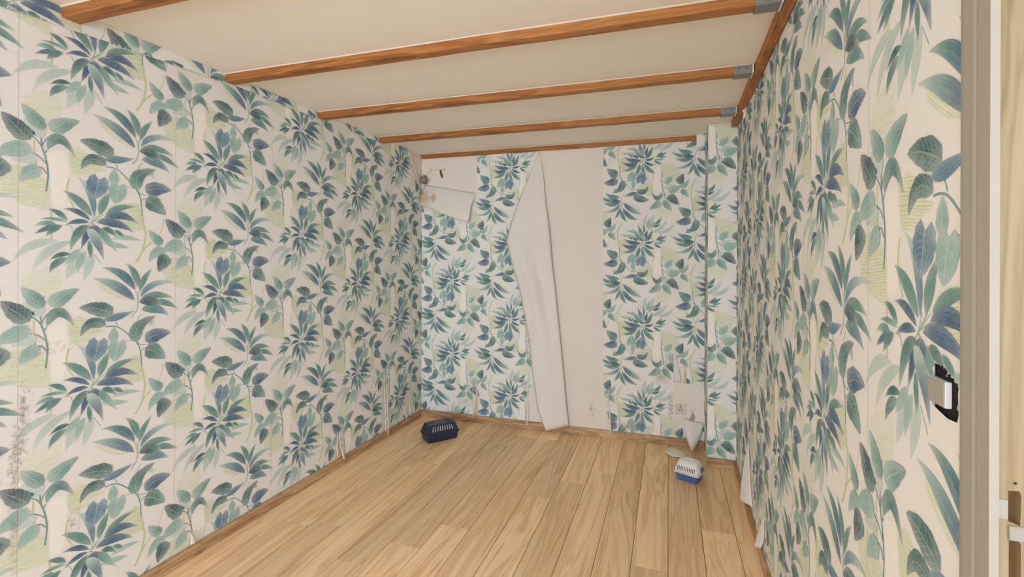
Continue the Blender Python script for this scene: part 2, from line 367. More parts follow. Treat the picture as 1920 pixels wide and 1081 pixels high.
# ---- pine battens across the ceiling
BB = 2.244
def beam(y0, y1, x1, label, hanger=True, x0=0.0095):
    r = empty('ceiling_batten', (0, y0, BB)); tag(r, label, 'beam', 'pine battens across the ceiling')
    bm = bmesh.new(); n = 24; d = y1-y0; h = H-BB-0.0005; rings = []
    for i in range(n+1):
        x = x0+(x1-x0)*i/n; jy, jz = rng.normal(0, 0.0006), rng.normal(0, 0.0006); e = 0.003
        rings.append([(x, e+jy, jz), (x, d-e+jy, jz), (x, d+jy, e+jz), (x, d+jy, h), (x, jy, h), (x, jy, e+jz)])
    v, f = loft(rings); me = bpy.data.meshes.new('t'); me.from_pydata(v, [], f); bm.from_mesh(me)
    bmobj('timber', bm, M_beam, r)
    # bead of ceiling paint along the batten's upper edge
    v, f = loft([[(x, -0.005, h), (x, 0.0, h-0.004), (x, 0.0008, h)] for x in np.linspace(x0, x1, 9)])
    mesh('paint_bead', v, f, M_white, r)
    if hanger:
        bm = bmesh.new(); a, b, t = x1-0.078, x1+0.002, 0.0022
        bx(bm, a, b, -t-0.001, -0.001, -0.003, h-0.004, 0.0005); bx(bm, a, b, d+0.001, d+0.001+t, -0.003, h-0.004, 0.0005)
        bx(bm, a, b, -t-0.001, d+0.001+t, -0.003-t, -0.0028, 0.0005)
        hg = bmobj('joist_hanger', bm, M_metal, r); tag(hg, 'grey galvanised joist hanger')
        for sx in (0.25, 0.7):
            rg = [[(a+(b-a)*sx+0.003*math.cos(q), -t-0.001-dd, h*0.55+0.003*math.sin(q)) for q in np.linspace(0, 6.283, 9)[:-1]] for dd in (0.0, 0.0012)]
            v, f = loft(rg); mesh('nail', v, f, M_slot, hg)
        bm = bmesh.new(); bx(bm, b, b+0.006, -0.010, d+0.010, -0.006, h-0.001, 0.002); bmobj('plaster_smear', bm, M_white, r)
    return r
beam(-3.215, -3.155, 2.452, 'pine ceiling batten farthest from the torn back wall')
beam(-2.570, -2.511, 2.452, 'pine ceiling batten fourth out from the torn back wall')
beam(-1.918, -1.862, 2.452, 'pine ceiling batten third out from the torn back wall')
beam(-1.284, -1.226, 2.452, 'pine ceiling batten second out from the torn back wall')
beam(-0.650, -0.590, 2.452, 'pine ceiling batten next in front of the one on the back wall')
beam(-0.022, -0.0008, 2.262, 'slim pine batten lying along the top of the back wall', hanger=False, x0=0.012)
r = empty('edge_batten', (2.465, 0, BB)); tag(r, 'pine batten running lengthwise along the top of the right wall', 'beam')
rings = []
for yy in np.linspace(CY0-0.012, FRONT+0.002, 20):
    j = rng.normal(0, 0.0007); rings.append([(0.002+j, yy, 0), (0.034, yy, 0), (0.0365, yy, 0.003), (0.0365, yy, H-BB-0.0005), (j, yy, H-BB-0.0005), (j, yy, 0.003)])
v, f = loft(rings); bm = bmesh.new(); me = bpy.data.meshes.new('t'); me.from_pydata(v, [], f); bm.from_mesh(me); bmobj('timber', bm, M_beam_y, r)

# ================================================================== wallpaper
# One motif (a 0.53 m wide strip, 0.6245 m repeat, half-drop match) in metres around the big flower's heart:
# (shape, base, middle, tip, width, colour at base, colour at tip, contrast of the halves, ink density)
INK = {k: lin(v) for k, v in {'N': (42, 86, 124), 'B': (74, 120, 148), 'T': (84, 136, 128), 'G': (48, 100, 98), 'L': (142, 180, 170),
       'P': (178, 202, 194), 'K': (24, 58, 84), 'Y': (186, 200, 128), 'V': (140, 174, 150), 'C': (92, 138, 136), 'H': (182, 200, 122), 'W': (246, 241, 232)}.items()}
VR, STRIP = 0.6245, 0.53
LEAVES = [
    ('l', -0.1021, -0.0742, -0.1746, -0.091, -0.228, -0.1477, 0.0284, 'P', 'P', 0, 0.85),
    ('l', -0.0588, -0.0727, -0.1347, -0.1159, -0.1743, -0.1851, 0.029, 'L', 'P', 0.2, 0.7),
    ('l', -0.0469, -0.1319, -0.0631, -0.1738, -0.0792, -0.2157, 0.0303, 'P', 'P', 0, 0.8),
    ('l', 0.004, -0.1143, -0.0106, -0.169, -0.0252, -0.2238, 0.0312, 'P', 'P', 0, 0.8),
    ('l', -0.0182, -0.1088, -0.0374, -0.149, -0.0444, -0.1916, 0.0266, 'L', 'L', 0.1, 0.9),
    ('l', -0.0351, -0.1004, -0.0595, -0.1315, -0.0839, -0.1626, 0.0268, 'L', 'L', 0.1, 0.9),
    ('l', -0.0725, -0.1348, -0.1085, -0.1551, -0.1272, -0.1897, 0.0246, 'T', 'G', 0.3, 1),
    ('l', -0.0647, -0.1218, -0.0975, -0.1237, -0.1282, -0.144, 0.0174, 'G', 'G', 0, 1),
    ('l', 0.0306, -0.0705, 0.0826, -0.084, 0.1344, -0.0943, 0.0226, 'P', 'L', 0, 0.9),
    ('l', 0.0678, -0.0599, 0.1188, -0.0525, 0.1809, -0.0653, 0.0204, 'P', 'L', 0, 0.9),
    ('l', 0.0081, 0.0249, -0.0058, 0.1129, -0.0508, 0.1703, 0.0248, 'B', 'P', 0, 1),
    ('l', 0.0016, 0.0225, -0.0412, 0.077, -0.09, 0.1103, 0.0306, 'T', 'T', 0.15, 1),
    ('l', -0.0038, 0.0074, -0.0453, 0.0373, -0.0884, 0.0436, 0.02, 'N', 'N', 0.1, 1),
    ('l', -0.0081, -0.0006, -0.0452, 0.0005, -0.0817, -0.0157, 0.0185, 'N', 'N', 0.1, 1),
    ('l', 0.0275, 0.0305, 0.0404, 0.0811, 0.0655, 0.1269, 0.0302, 'T', 'T', 0.2, 1),
    ('l', 0.0462, 0.036, 0.0989, 0.0662, 0.1591, 0.0751, 0.0249, 'T', 'T', 0.2, 1),
    ('l', 0.0765, -0.0231, 0.0961, -0.0379, 0.1157, -0.0527, 0.0159, 'T', 'T', 0, 1),
    ('l', 0.0249, -0.0176, 0.0505, -0.0586, 0.0899, -0.1152, 0.0271, 'T', 'L', 0.2, 1),
    ('l', 0.035, -0.0196, 0.0619, -0.0285, 0.0885, -0.0578, 0.0208, 'G', 'T', 0, 1),
    ('l', 0.0417, 0.0226, 0.1014, 0.0355, 0.1677, 0.0051, 0.0326, 'N', 'N', 0.15, 1),
    ('l', 0.0165, 0.0012, 0.0824, 0.0019, 0.1512, -0.0319, 0.0336, 'N', 'N', 0.15, 1),
    ('l', -0.0081, -0.012, -0.044, -0.0456, -0.0674, -0.1108, 0.0306, 'G', 'T', 0.2, 1),
    ('l', -0.008, -0.0292, -0.0187, -0.0582, -0.0344, -0.104, 0.0217, 'N', 'N', 0, 1),
    ('o', 0.0038, -0.01, 0.0102, -0.035, 0.0166, -0.06, 0.0374, 'N', 'N', 0.1, 1),
    ('l', -0.0134, -0.0251, 0.0139, -0.0633, 0.041, -0.1432, 0.0361, 'P', 'N', 0.25, 1),
    ('l', -0.0079, -0.0673, -0.0046, -0.1045, -0.0012, -0.1417, 0.0163, 'T', 'T', 0, 1),
    ('l', -0.0761, 0.0022, -0.1024, 0.0277, -0.133, 0.0385, 0.0185, 'T', 'G', 0.1, 1),
    ('l', -0.0752, -0.0044, -0.1133, 0.0048, -0.1541, 0.0016, 0.0121, 'L', 'T', 0, 1),
    ('l', -0.1067, -0.0177, -0.1393, -0.0123, -0.1706, -0.0241, 0.0183, 'T', 'L', 0.1, 1),
    ('l', -0.0933, -0.0168, -0.1349, -0.0304, -0.1706, -0.0527, 0.0178, 'T', 'N', 0.1, 1),
    ('l', -0.0897, -0.0166, -0.1176, -0.0337, -0.1379, -0.0603, 0.0211, 'G', 'T', 0.2, 1),
    ('o', 0.074, 0.1577, 0.0747, 0.1874, 0.0755, 0.2172, 0.0346, 'L', 'L', 0.25, 1),
    ('h', 0.0925, 0.1525, 0.0855, 0.116, 0.0786, 0.0795, 0.0598, 'L', 'L', 0.2, 1),
    ('h', 0.0233, 0.166, 0.0161, 0.1289, 0.0089, 0.0918, 0.0685, 'B', 'B', 0.2, 1),
    ('l', 0.152, 0.3157, 0.0824, 0.379, -0.0012, 0.4127, 0.0373, 'N', 'L', 0.15, 1),
    ('l', 0.1538, 0.3576, 0.1039, 0.4236, 0.0336, 0.4521, 0.0338, 'N', 'T', 0.15, 1),
    ('l', 0.1646, 0.3692, 0.1517, 0.426, 0.1184, 0.4684, 0.0276, 'T', 'T', 0.15, 1),
    ('l', 0.1711, 0.3506, 0.1886, 0.4032, 0.2199, 0.4455, 0.0229, 'T', 'T', 0.15, 1),
    ('l', 0.229, 0.3038, 0.2754, 0.2954, 0.3344, 0.262, 0.0264, 'T', 'T', 0.15, 1),
    ('l', 0.1748, 0.3265, 0.2288, 0.3783, 0.33, 0.3817, 0.0257, 'B', 'P', 0.1, 1),
    ('l', 0.176, 0.3206, 0.2411, 0.3317, 0.3086, 0.3118, 0.0293, 'T', 'T', 0.2, 1),
    ('l', 0.1995, 0.2448, 0.2132, 0.2217, 0.227, 0.1987, 0.0208, 'B', 'P', 0, 0.8),
    ('l', 0.1773, 0.2734, 0.2322, 0.2741, 0.2914, 0.2381, 0.0403, 'T', 'B', 0.2, 1),
    ('l', 0.168, 0.3065, 0.217, 0.3089, 0.261, 0.2848, 0.0401, 'K', 'G', 0.2, 1),
    ('o', 0.0736, 0.2705, 0.017, 0.2952, -0.0386, 0.3036, 0.055, 'G', 'G', 0.3, 1),
    ('o', 0.0481, 0.2248, -0.0012, 0.2404, -0.0341, 0.1957, 0.0394, 'G', 'G', 0.25, 1),
    ('l', 0.0395, 0.2508, 0.0909, 0.2563, 0.1512, 0.2731, 0.0295, 'B', 'B', 0.2, 1),
    ('o', 0.1663, 0.1462, 0.1638, 0.2016, 0.2335, 0.2421, 0.052, 'T', 'G', 0.15, 1),
    ('o', 0.1928, 0.1424, 0.2417, 0.1616, 0.2994, 0.1618, 0.0581, 'N', 'N', 0.3, 1),
    ('o', 0.1929, 0.1101, 0.2328, 0.0895, 0.2755, 0.0515, 0.0654, 'G', 'T', 0.2, 1),
    ('o', -0.1396, 0.3005, -0.1695, 0.3134, -0.1984, 0.343, 0.0455, 'P', 'P', 0.2, 0.8),
    ('o', -0.1433, 0.3143, -0.1763, 0.355, -0.2042, 0.3898, 0.043, 'T', 'L', 0.45, 1),
    ('o', -0.1264, 0.3186, -0.0907, 0.3473, -0.0395, 0.3754, 0.0515, 'L', 'T', 0.45, 1),
    ('l', -0.1347, 0.2465, -0.1004, 0.2939, -0.0531, 0.237, 0.0363, 'T', 'G', 0.3, 1),
    ('o', 0.3686, 0.5293, 0.3344, 0.5179, 0.3002, 0.5065, 0.0353, 'P', 'P', 0.2, 0.8),
    ('o', 0.3529, 0.5527, 0.3033, 0.5414, 0.264, 0.5178, 0.0534, 'L', 'L', 0.25, 1),
    ('o', 0.2728, 0.5063, 0.2375, 0.5135, 0.2064, 0.4728, 0.0442, 'L', 'L', 0.35, 1),
    ('o', 0.2829, 0.5015, 0.2654, 0.4719, 0.2457, 0.4289, 0.0587, 'G', 'K', 0.3, 1),
    ('o', 0.2622, -0.0754, 0.2332, -0.0509, 0.205, -0.0158, 0.0391, 'T', 'L', 0.45, 1),
    ('o', 0.3784, 0.4848, 0.3464, 0.4708, 0.3232, 0.4381, 0.0461, 'L', 'L', 0.3, 1),
    ('l', -0.1850, 0.3030, -0.175, 0.297, -0.1650, 0.2935, 0.0150, 'K', 'K', 0, 1),
    ('o', -0.1815, 0.271, -0.219, 0.3089, -0.2558, 0.3472, 0.0567, 'G', 'K', 0.3, 1),
]
STEMS = [
    ('Y', 0.0085, [(0.1798, 0.0376), (0.1886, -0.0081), (0.1934, -0.0451), (0.1842, -0.0949), (0.1717, -0.129), (0.1559, -0.1534)]),
    ('Y', 0.0063, [(0.2182, -0.0678), (0.1947, -0.0916), (0.1745, -0.1228)]),
    ('Y', 0.0034, [(0.2681, 0.0302), (0.2619, -0.0036), (0.2484, -0.0363)]),
    ('Y', 0.0058, [(-0.0702, 0.1579), (-0.0761, 0.1232), (-0.0735, 0.0929), (-0.0556, 0.0518)]),
    ('Y', 0.0071, [(-0.1233, 0.0401), (-0.1208, -0.0147), (-0.1221, -0.0685)]),
    ('Y', 0.0058, [(-0.1694, 0.2727), (-0.1692, 0.2262), (-0.1646, 0.1852)]),
    ('V', 0.0026, [(0, 0), (0.0416, 0.0356)]),
    ('V', 0.0026, [(0, 0), (0.0303, 0.0346)]),
    ('V', 0.0026, [(0, 0), (0.0531, 0.0268)]),
    ('V', 0.0026, [(0, 0), (-0.0135, -0.02)]),
    ('V', 0.0026, [(0, 0), (0.0083, -0.0186)]),
    ('V', 0.0026, [(0, 0), (0.0249, -0.0209)]),
    ('V', 0.0026, [(0, 0), (0.0136, 0.0331)]),
    ('V', 0.0026, [(-0.0832, -0.0151), (-0.0656, -0.0183), (-0.0543, -0.0473)]),
    ('V', 0.0024, [(0.009, -0.1201), (0.0217, -0.1406), (0.033, -0.1602)]),
    ('Y', 0.0057, [(0.156, 0.3558), (0.1617, 0.3327), (0.1657, 0.3122)]),
    ('L', 0.004, [(0.1673, 0.3524), (0.1657, 0.3275), (0.1646, 0.3027)]),
    ('V', 0.004, [(0.1657, 0.3091), (0.1602, 0.2743), (0.1396, 0.2472)]),
    ('V', 0.0028, [(0.1791, 0.2596), (0.166, 0.2418), (0.1638, 0.2199)]),
    ('C', 0.0046, [(0.0481, 0.2201), (0.0737, 0.2207), (0.099, 0.2087), (0.1398, 0.1674), (0.1663, 0.1315), (0.1767, 0.0897), (0.1798, 0.0395)]),
    ('C', 0.0028, [(0.0804, 0.2407), (0.0894, 0.2218)]),
    ('C', 0.0028, [(0.1709, 0.1321), (0.1852, 0.129), (0.1987, 0.1282)]),
    ('C', 0.0028, [(0.1778, 0.1022), (0.1882, 0.1127), (0.2058, 0.1116)]),
    ('V', 0.0023, [(0.1152, 0.1559), (0.1437, 0.1516)]),
    ('C', 0.0034, [(0.1709, 0.1198), (0.1651, 0.1436)]),
    ('C', 0.0052, [(-0.1511, 0.2888), (-0.1487, 0.2541), (-0.1394, 0.2207), (-0.1322, 0.1746), (-0.1326, 0.1389), (-0.1372, 0.1003)]),
    ('C', 0.0039, [(-0.1761, 0.2856), (-0.1603, 0.2719), (-0.1497, 0.2539)]),
    ('C', 0.0032, [(-0.1782, 0.229), (-0.1579, 0.2198), (-0.1369, 0.1975)]),
    ('C', 0.0039, [(-0.1669, 0.1813), (-0.1485, 0.1806), (-0.1354, 0.1622)]),
    ('C', 0.0032, [(-0.1254, 0.298), (-0.1404, 0.2796), (-0.1487, 0.2541)]),
    ('C', 0.0039, [(-0.1347, 0.2453), (-0.1403, 0.2353)]),
]
HATCHES = [
    (0.75, 4, [(-0.257, 0.1637), (-0.2321, 0.1234), (-0.2568, 0.0974), (-0.2527, 0.0704), (-0.2107, 0.0632), (-0.1688, 0.0449), (-0.1257, 0.0398), (-0.1249, 0.0864), (-0.1325, 0.1152), (-0.1622, 0.1343), (-0.1646, 0.1747), (-0.211, 0.1834)]),
    (0.75, -6, [(-0.0745, 0.2461), (-0.0407, 0.2751), (-0.0116, 0.2593), (0.0298, 0.2161), (0.0526, 0.2072), (0.0077, 0.1864), (-0.0119, 0.1704), (-0.056, 0.1719), (-0.068, 0.19)]),
    (0.8, 8, [(0.053, 0.0563), (0.0881, 0.0798), (0.1623, 0.0914), (0.1805, 0.0619), (0.1899, -0.0109), (0.1499, -0.0223), (0.0883, 0.0063)]),
    (0.45, 3, [(-0.1808, 0.3739), (-0.1399, 0.4127), (-0.0968, 0.4353), (-0.0893, 0.3951), (-0.116, 0.3513), (-0.149, 0.3364), (-0.158, 0.2929), (-0.1717, 0.307)]),
    (0.6, -35, [(0.0237, 0.396), (0.052, 0.3973), (0.0992, 0.3565), (0.1425, 0.3191), (0.1115, 0.3224), (0.0814, 0.3334), (0.0567, 0.3513), (0.0293, 0.3717)]),
    (0.35, -4, [(0.3244, 0.0992), (0.3713, 0.1379), (0.4349, 0.1456), (0.4351, 0.0902), (0.3995, 0.039), (0.3445, 0.0414)]),
    (0.7, 5, [(0.2592, 0.4446), (0.3165, 0.4863), (0.3981, 0.4479), (0.4068, 0.3886), (0.4091, 0.3446), (0.3706, 0.348), (0.3235, 0.3597), (0.2909, 0.3882)]),
]
HATCHES.append((-0.8, 0, [(-0.131, 0.24), (-0.075, 0.245), (-0.072, 0.16), (-0.078, 0.11), (-0.086, 0.06), (-0.122, 0.055), (-0.124, 0.16)]))
def smoothstep(t): return t*t*(3-2*t)
def spine(b, m, t, n):
    b, m, t = np.array(b), np.array(m), np.array(t); c = 2*m-0.5*(b+t)
    s = np.linspace(0, 1, n+1)[:, None]
    p = (1-s)**2*b+2*s*(1-s)*c+s*s*t; d = 2*(1-s)*(c-b)+2*s*(t-c); d /= np.maximum(np.linalg.norm(d, axis=1, keepdims=True), 1e-9)
    return s[:, 0], p, np.stack([-d[:, 1], d[:, 0]], 1), d
ELEMS = []          # (xy Nx2, layer, rgba Nx4, leaf Nx3, faces, material)
def add_leaf(sh, v, c0, c1, half, al):
    b, m, t, w = v[0:2], v[2:4], v[4:6], v[6]
    n = 12; s, p, nr, d = spine(b, m, t, n); V = (-1, -0.5, 0, 0.5, 1)
    if sh == 'l': prof = np.sin(np.pi*s**0.82)*(1-0.15*s)
    elif sh == 'o': prof = np.sin(np.pi*s**0.66)**0.68*(1-0.12*s)
    else: prof = np.where(s < 0.3, 0.88+0.12*np.sin(np.pi*s/0.6), np.cos((s-0.3)/0.7*np.pi/2)**0.75)
    prof = prof*0.53*w*(1+(0.05*np.sin(s*21+v[0]*90) if sh != 'l' else 0))
    xy, rgba, lf = [], [], []
    A, B_ = np.array(INK[c0]), np.array(INK[c1]); pale = np.array(lin((196, 214, 205)))
    for i in range(n+1):
        for q in V:
            pt = p[i]+nr[i]*q*prof[i]
            if sh == 'h': pt = pt-d[i]*math.sin(math.pi*min(1, abs(q)*0.95))*0.26*w*(1-s[i])**3
            xy.append(pt)
            k = smoothstep(min(1, max(0, s[i]*1.25-0.1))); c = A*(1-k)+B_*k
            if half: c = c*(1-half*0.75*(q > 0.1))+pale*half*0.75*(q > 0.1) if sh != 'l' else c*(1-half*0.4*(q+1))+pale*half*0.4*(q+1)
            a = al*(0.80+0.20*math.sin(math.pi*min(1, s[i]*1.1)))*(1.0 if abs(q) < 0.9 else 0.94)
            if sh == 'l' and s[i] > 0.75: a *= 1-(s[i]-0.75)*1.3
            rgba.append((*c, a)); lf.append((s[i]+v[0]*3, q, {'l': 0.25, 'o': 1.0, 'h': 1.0}[sh]))
    f = [(i*5+j, i*5+j+1, (i+1)*5+j+1, (i+1)*5+j)[::-1] for i in range(n) for j in range(4)]
    ELEMS.append((np.array(xy), rgba, lf, f, 1))
def catmull(P, per, closed):
    P = np.array(P, float); n = len(P); out = []
    rngi = range(n) if closed else range(n-1)
    for i in rngi:
        g = (lambda k: P[k % n]) if closed else (lambda k: P[min(max(k, 0), n-1)])
        a, b, c, d = g(i-1), g(i), g(i+1), g(i+2)
        for t in np.linspace(0, 1, per+1)[:-1]:
            out.append(0.5*((2*b)+(-a+c)*t+(2*a-5*b+4*c-d)*t*t+(-a+3*b-3*c+d)*t**3))
    if not closed: out.append(P[-1])
    return np.array(out)
def add_stem(col, w, pts):
    P = catmull(pts, 5, False); d = np.gradient(P, axis=0); d /= np.linalg.norm(d, axis=1, keepdims=True); nr = np.stack([-d[:, 1], d[:, 0]], 1)
    xy = np.concatenate([np.stack([P[i]+nr[i]*w/2, P[i]-nr[i]*w/2]) for i in range(len(P))]); n = len(P)
    c = INK[col]; a = 0.75 if col == 'Y' else 0.9
    ELEMS.append((xy, [(*c, a)]*(2*n), [(i/n, s, 0) for i in range(n) for s in (0.5, -0.5)], [(2*i, 2*i+1, 2*i+3, 2*i+2) for i in range(n-1)], 1))
def add_hatch(al, ang, pts):
    R = catmull(pts, 4, True); cen = R.mean(0); n = len(R); col = INK['W'] if al < 0 else INK['H']; al = abs(al)
    xy, rgba = [], []
    for k, a in ((1.0, 0.55), (0.82, 1.0), (0.4, 0.95)):
        for q in R: xy.append(cen+(q-cen)*k); rgba.append((*col, al*a))
    xy.append(cen); rgba.append((*col, al*0.85)); xy = np.array(xy)
    ca, sa = math.cos(math.radians(ang)), math.sin(math.radians(ang))
    lf = [(x*ca+y*sa, -x*sa+y*ca, 0) for x, y in xy] if col != INK['W'] else [(0.0, 0.0, 0.0)]*len(xy)
    ar = np.sum(R[:, 0]*np.roll(R[:, 1], -1)-R[:, 1]*np.roll(R[:, 0], -1))
    f = [(r*n+i, r*n+(i+1) % n, (r+1)*n+(i+1) % n, (r+1)*n+i) for r in (0, 1) for i in range(n)]+[(2*n+i, 2*n+(i+1) % n, 3*n) for i in range(n)]
    if ar < 0: f = [t[::-1] for t in f]
    ELEMS.append((xy, rgba, lf, f, 0))
for h in sorted(HATCHES, key=lambda h: h[0]): add_hatch(*h)
for s_ in STEMS: add_stem(*s_)
for l in LEAVES: add_leaf(l[0], l[1:8], l[8], l[9], l[10], l[11])

WALLS = {  # side -> (u, v, d) to world; u runs to the viewer's right, d out of the wall
 'left': lambda u, v, d: (d, u, v), 'back': lambda u, v, d: (u, -d, v), 'right': lambda u, v, d: (W-d, -u, v),
 'pier': lambda u, v, d: (u, CY0-d, v), 'pierside': lambda u, v, d: (CX0-d, -u, v)}
def strip(side, parent, mats, outline, A, flip=False, holes=(), d0=0.0010, name='wallpaper_strip', warp=None):
    """one hung length of paper: the sheet itself and, a hair above it, the printed leaves"""
    fn = WALLS[side]; P, F = tri_poly(outline, holes)
    sheet = mesh(name, [fn(u, v, d0+(warp(u, v) if warp else 0)) for u, v in P], F, mats[0], parent)
    o = np.array(outline); u0, v0 = o.min(0); u1, v1 = o.max(0); sg = -1 if flip else 1
    vs, cs, ls, fs, ms = [], [], [], [], []; nv = 0
    for li, (xy, rgba, lf, f, mi) in enumerate(ELEMS):
        q = xy*sg; a0, b0 = q.min(0); a1, b1 = q.max(0)
        for k in range(math.floor((u0-a1-A[0])/STRIP), math.ceil((u1-a0-A[0])/STRIP)+1):
            cu = A[0]+k*STRIP
            if cu+a1 < u0 or cu+a0 > u1: continue
            base = A[1]+(k % 2)*VR/2
            for j in range(math.floor((v0-b1-base)/VR), math.ceil((v1-b0-base)/VR)+1):
                cv = base+j*VR
                if cv+b1 < v0 or cv+b0 > v1: continue
                w = np.empty((len(q), 3)); w[:, 0] = q[:, 0]+cu; w[:, 1] = q[:, 1]+cv; w[:, 2] = (li+4)*1.6e-5
                vs.append(w); cs += rgba; ls += lf; fs += [tuple(i+nv for i in t) for t in f]; ms += [mi]*len(f); nv += len(q)
    if not vs: return sheet
    vs = np.concatenate(vs); me = bpy.data.meshes.new('printed_leaves'); me.from_pydata(vs.tolist(), [], fs)
    me.polygons.foreach_set('material_index', ms)
    ca = me.attributes.new('ink', 'FLOAT_COLOR', 'POINT'); ca.data.foreach_set('color', np.array(cs, 'f').ravel())
    la = me.attributes.new('leaf', 'FLOAT_VECTOR', 'POINT'); la.data.foreach_set('vector', np.array(ls, 'f').ravel())
    bm = bmesh.new(); bm.from_mesh(me)
    for co, no in (((u0, 0, 0), (-1, 0, 0)), ((u1, 0, 0), (1, 0, 0)), ((0, v0, 0), (0, -1, 0)), ((0, v1, 0), (0, 1, 0))):
        bmesh.ops.bisect_plane(bm, geom=bm.verts[:]+bm.edges[:]+bm.faces[:], plane_co=co, plane_no=no, clear_outer=True, dist=1e-6)
    if len(outline) > 4 or holes:
        cen = np.array([f.calc_center_median()[:2] for f in bm.faces]); ok = inside(cen, outline)
        for h in holes: ok &= ~inside(cen, h)
        fl = list(bm.faces); bmesh.ops.delete(bm, geom=[fl[i] for i in range(len(fl)) if not ok[i]], context='FACES')
    bm.to_mesh(me); bm.free()
    n = len(me.vertices); co = np.empty(n*3, 'f'); me.vertices.foreach_get('co', co); co = co.reshape(-1, 3)
    me.vertices.foreach_set('co', np.array([fn(a, b, d0+c+(warp(a, b) if warp else 0)) for a, b, c in co.astype(float)], 'f').ravel()); me.update()
    me.materials.append(mats[2]); me.materials.append(mats[1])
    po = bpy.data.objects.new('printed_leaves', me); C.objects.link(po); po.parent = sheet
    tag(po, 'printed blue and green leaves', kind='stuff')
    return sheet
R4 = lambda a, b, c, d: [(a, c), (b, c), (b, d), (a, d)]
G, ZB, ZT = 0.0006, SH+0.0008, H-0.0015

# left wall: seams every 0.53 m
AL = (-2.47, 1.512)
seams = [-0.561-STRIP*i for i in range(0, 8)]
lstrips = []
lstrips.append(strip('left', wl, MP['left'], [(-0.561+G, ZB), (-0.33, ZB+0.002), (-0.262, ZB), (-0.255, 0.16), (-0.275, 0.235), (-0.225, 0.285), (-0.190, 0.255), (-0.205, ZB), (-0.0016, ZB), (-0.0016, 1.965), (-0.03, 2.00), (-0.10, 2.045), (-0.16, 2.12), (-0.19, 2.20), (-0.235, ZT), (-0.561+G, ZT)], AL))
for i in range(7):
    b, a = seams[i]-G, max(seams[i+1]+G, FRONT+0.002)
    ol = R4(a, b, ZB, ZT)
    if i == 0: ol = [(a, ZB), (a+0.005, 0.13), (a+0.012, 0.235), (a+0.055, ZB), (b-0.030, ZB), (b-0.026, 0.30), (b-0.010, 0.52), (b, 0.56), (b, ZT), (a, ZT)]
    if i == 2: ol = [(a, ZB), (a+0.070, ZB), (a+0.078, 0.118), (a+0.125, 0.110), (a+0.128, ZB+0.004), (b, ZB), (b, ZT), (a, ZT)]
    lstrips.append(strip('left', wl, MP['left'], ol, AL))
# loose border lapped over the top edge of the left wall
bt = lambda y: 0.040 if y > -1.9 else 0.040+(-1.9-y)*0.045
ys = np.linspace(-4.0, -0.62, 40)
ol = [(y, ZT-bt(y)+0.0015*math.sin(y*23)) for y in ys]+[(-0.62, ZT+0.0008), (-4.0, ZT+0.0008)]
strip('left', wl, MP['left'], ol, (-2.17, 1.30), d0=0.0085, name='wallpaper_border')

# back wall: the same paper hung upside down
AB = (1.888, 1.502); BT = BB-0.001
bs = [strip('back', wb, MP['back'], [(0.0035, ZB), (0.40, ZB), (0.505, ZB), (0.515, 0.20), (0.524, 0.42), (0.524, 1.925), (0.036, 2.018), (0.0035, 1.99)], AB, True),
      strip('back', wb, MP['back'], [(0.5445, ZB), (0.977, ZB), (1.000, 0.25), (1.015, 0.42), (1.030, 0.47), (1.0545, 0.48), (1.0545, BT), (0.5255, BT), (0.5255, 0.42), (0.5320, 0.20)], AB, True),
      strip('back', wb, MP['back'], [(1.652, ZB), (2.1075, ZB), (2.1075, BT), (1.5855, BT), (1.5855, 0.55), (1.598, 0.36), (1.622, 0.17)], AB, True),
      strip('back', wb, MP['back'], [(2.1085, ZB), (2.3225, ZB), (2.3225, 0.172), (2.20, 0.195), (2.1400, 0.150), (2.1085, 0.185)], AB, True),
      strip('back', wb, MP['back'], [(2.1085, 0.728), (2.128, 0.665), (2.150, 0.580), (2.198, 0.466), (2.25, 0.470), (2.3225, 0.464), (2.3225, BT), (2.1085, BT)], AB, True)]
strip('pier', wc, MP['back'], R4(CX0+0.0012, W-0.0025, SH+0.0008, ZT), (2.242, 1.07), True)
strip('pierside', wc, MP['back'], R4(0.0030, -CY0-0.0010, 0.03, ZT), (0.05, 1.2), True)

# right wall
AR = (2.736, 1.262); SW = [(2.781, 1.161), (2.781, 1.155), (2.800, 1.151), (2.826, 1.146), (2.851, 1.148), (2.855, 1.160), (2.853, 1.189), (2.856, 1.204), (2.842, 1.211), (2.825, 1.217), (2.813, 1.222), (2.790, 1.221), (2.785, 1.204)]
e0 = 2.521
for i in range(6):
    a, b = e0-STRIP*i+G, min(e0-STRIP*(i-1)-G, -(-2.8655))
    a = max(a, -CY0+0.0015)
    ol = R4(a, b, ZB, BB-0.002); hl = ()
    if i == 0: hl = (SW,)
    if i == 3: ol = [(a, ZB), (1.185, ZB), (1.215, 0.12), (1.29, 0.22), (1.335, 0.13), (1.36, ZB), (b, ZB), (b, BB-0.002), (a, BB-0.002)]
    if i == 4: ol = [(a, ZB), (0.80, ZB), (0.86, 0.36), (0.93, 0.20), (b, 0.075), (b, BB-0.002), (a, BB-0.002)]
    strip('right', wr, MP['right'], ol, AR, False, hl)

# ================================================================== loose and torn paper
def sheet(name, rows, mat, parent=None, thick=0.0007, smooth=True):
    n = len(rows[0]); v = [p for r in rows for p in r]; m_ = len(rows)
    f = [(i*n+j, i*n+j+1, (i+1)*n+j+1, (i+1)*n+j) for i in range(m_-1) for j in range(n-1)]
    o = mesh(name, v, f, mat, parent, smooth)
    md = o.modifiers.new('thickness', 'SOLIDIFY'); md.thickness = thick; md.offset = 0
    return o
def interp(tbl, t):
    k = np.linspace(0, 1, len(tbl)); T = np.array(tbl, float); return np.array([np.interp(t, k, T[:, c]) for c in range(T.shape[1])])
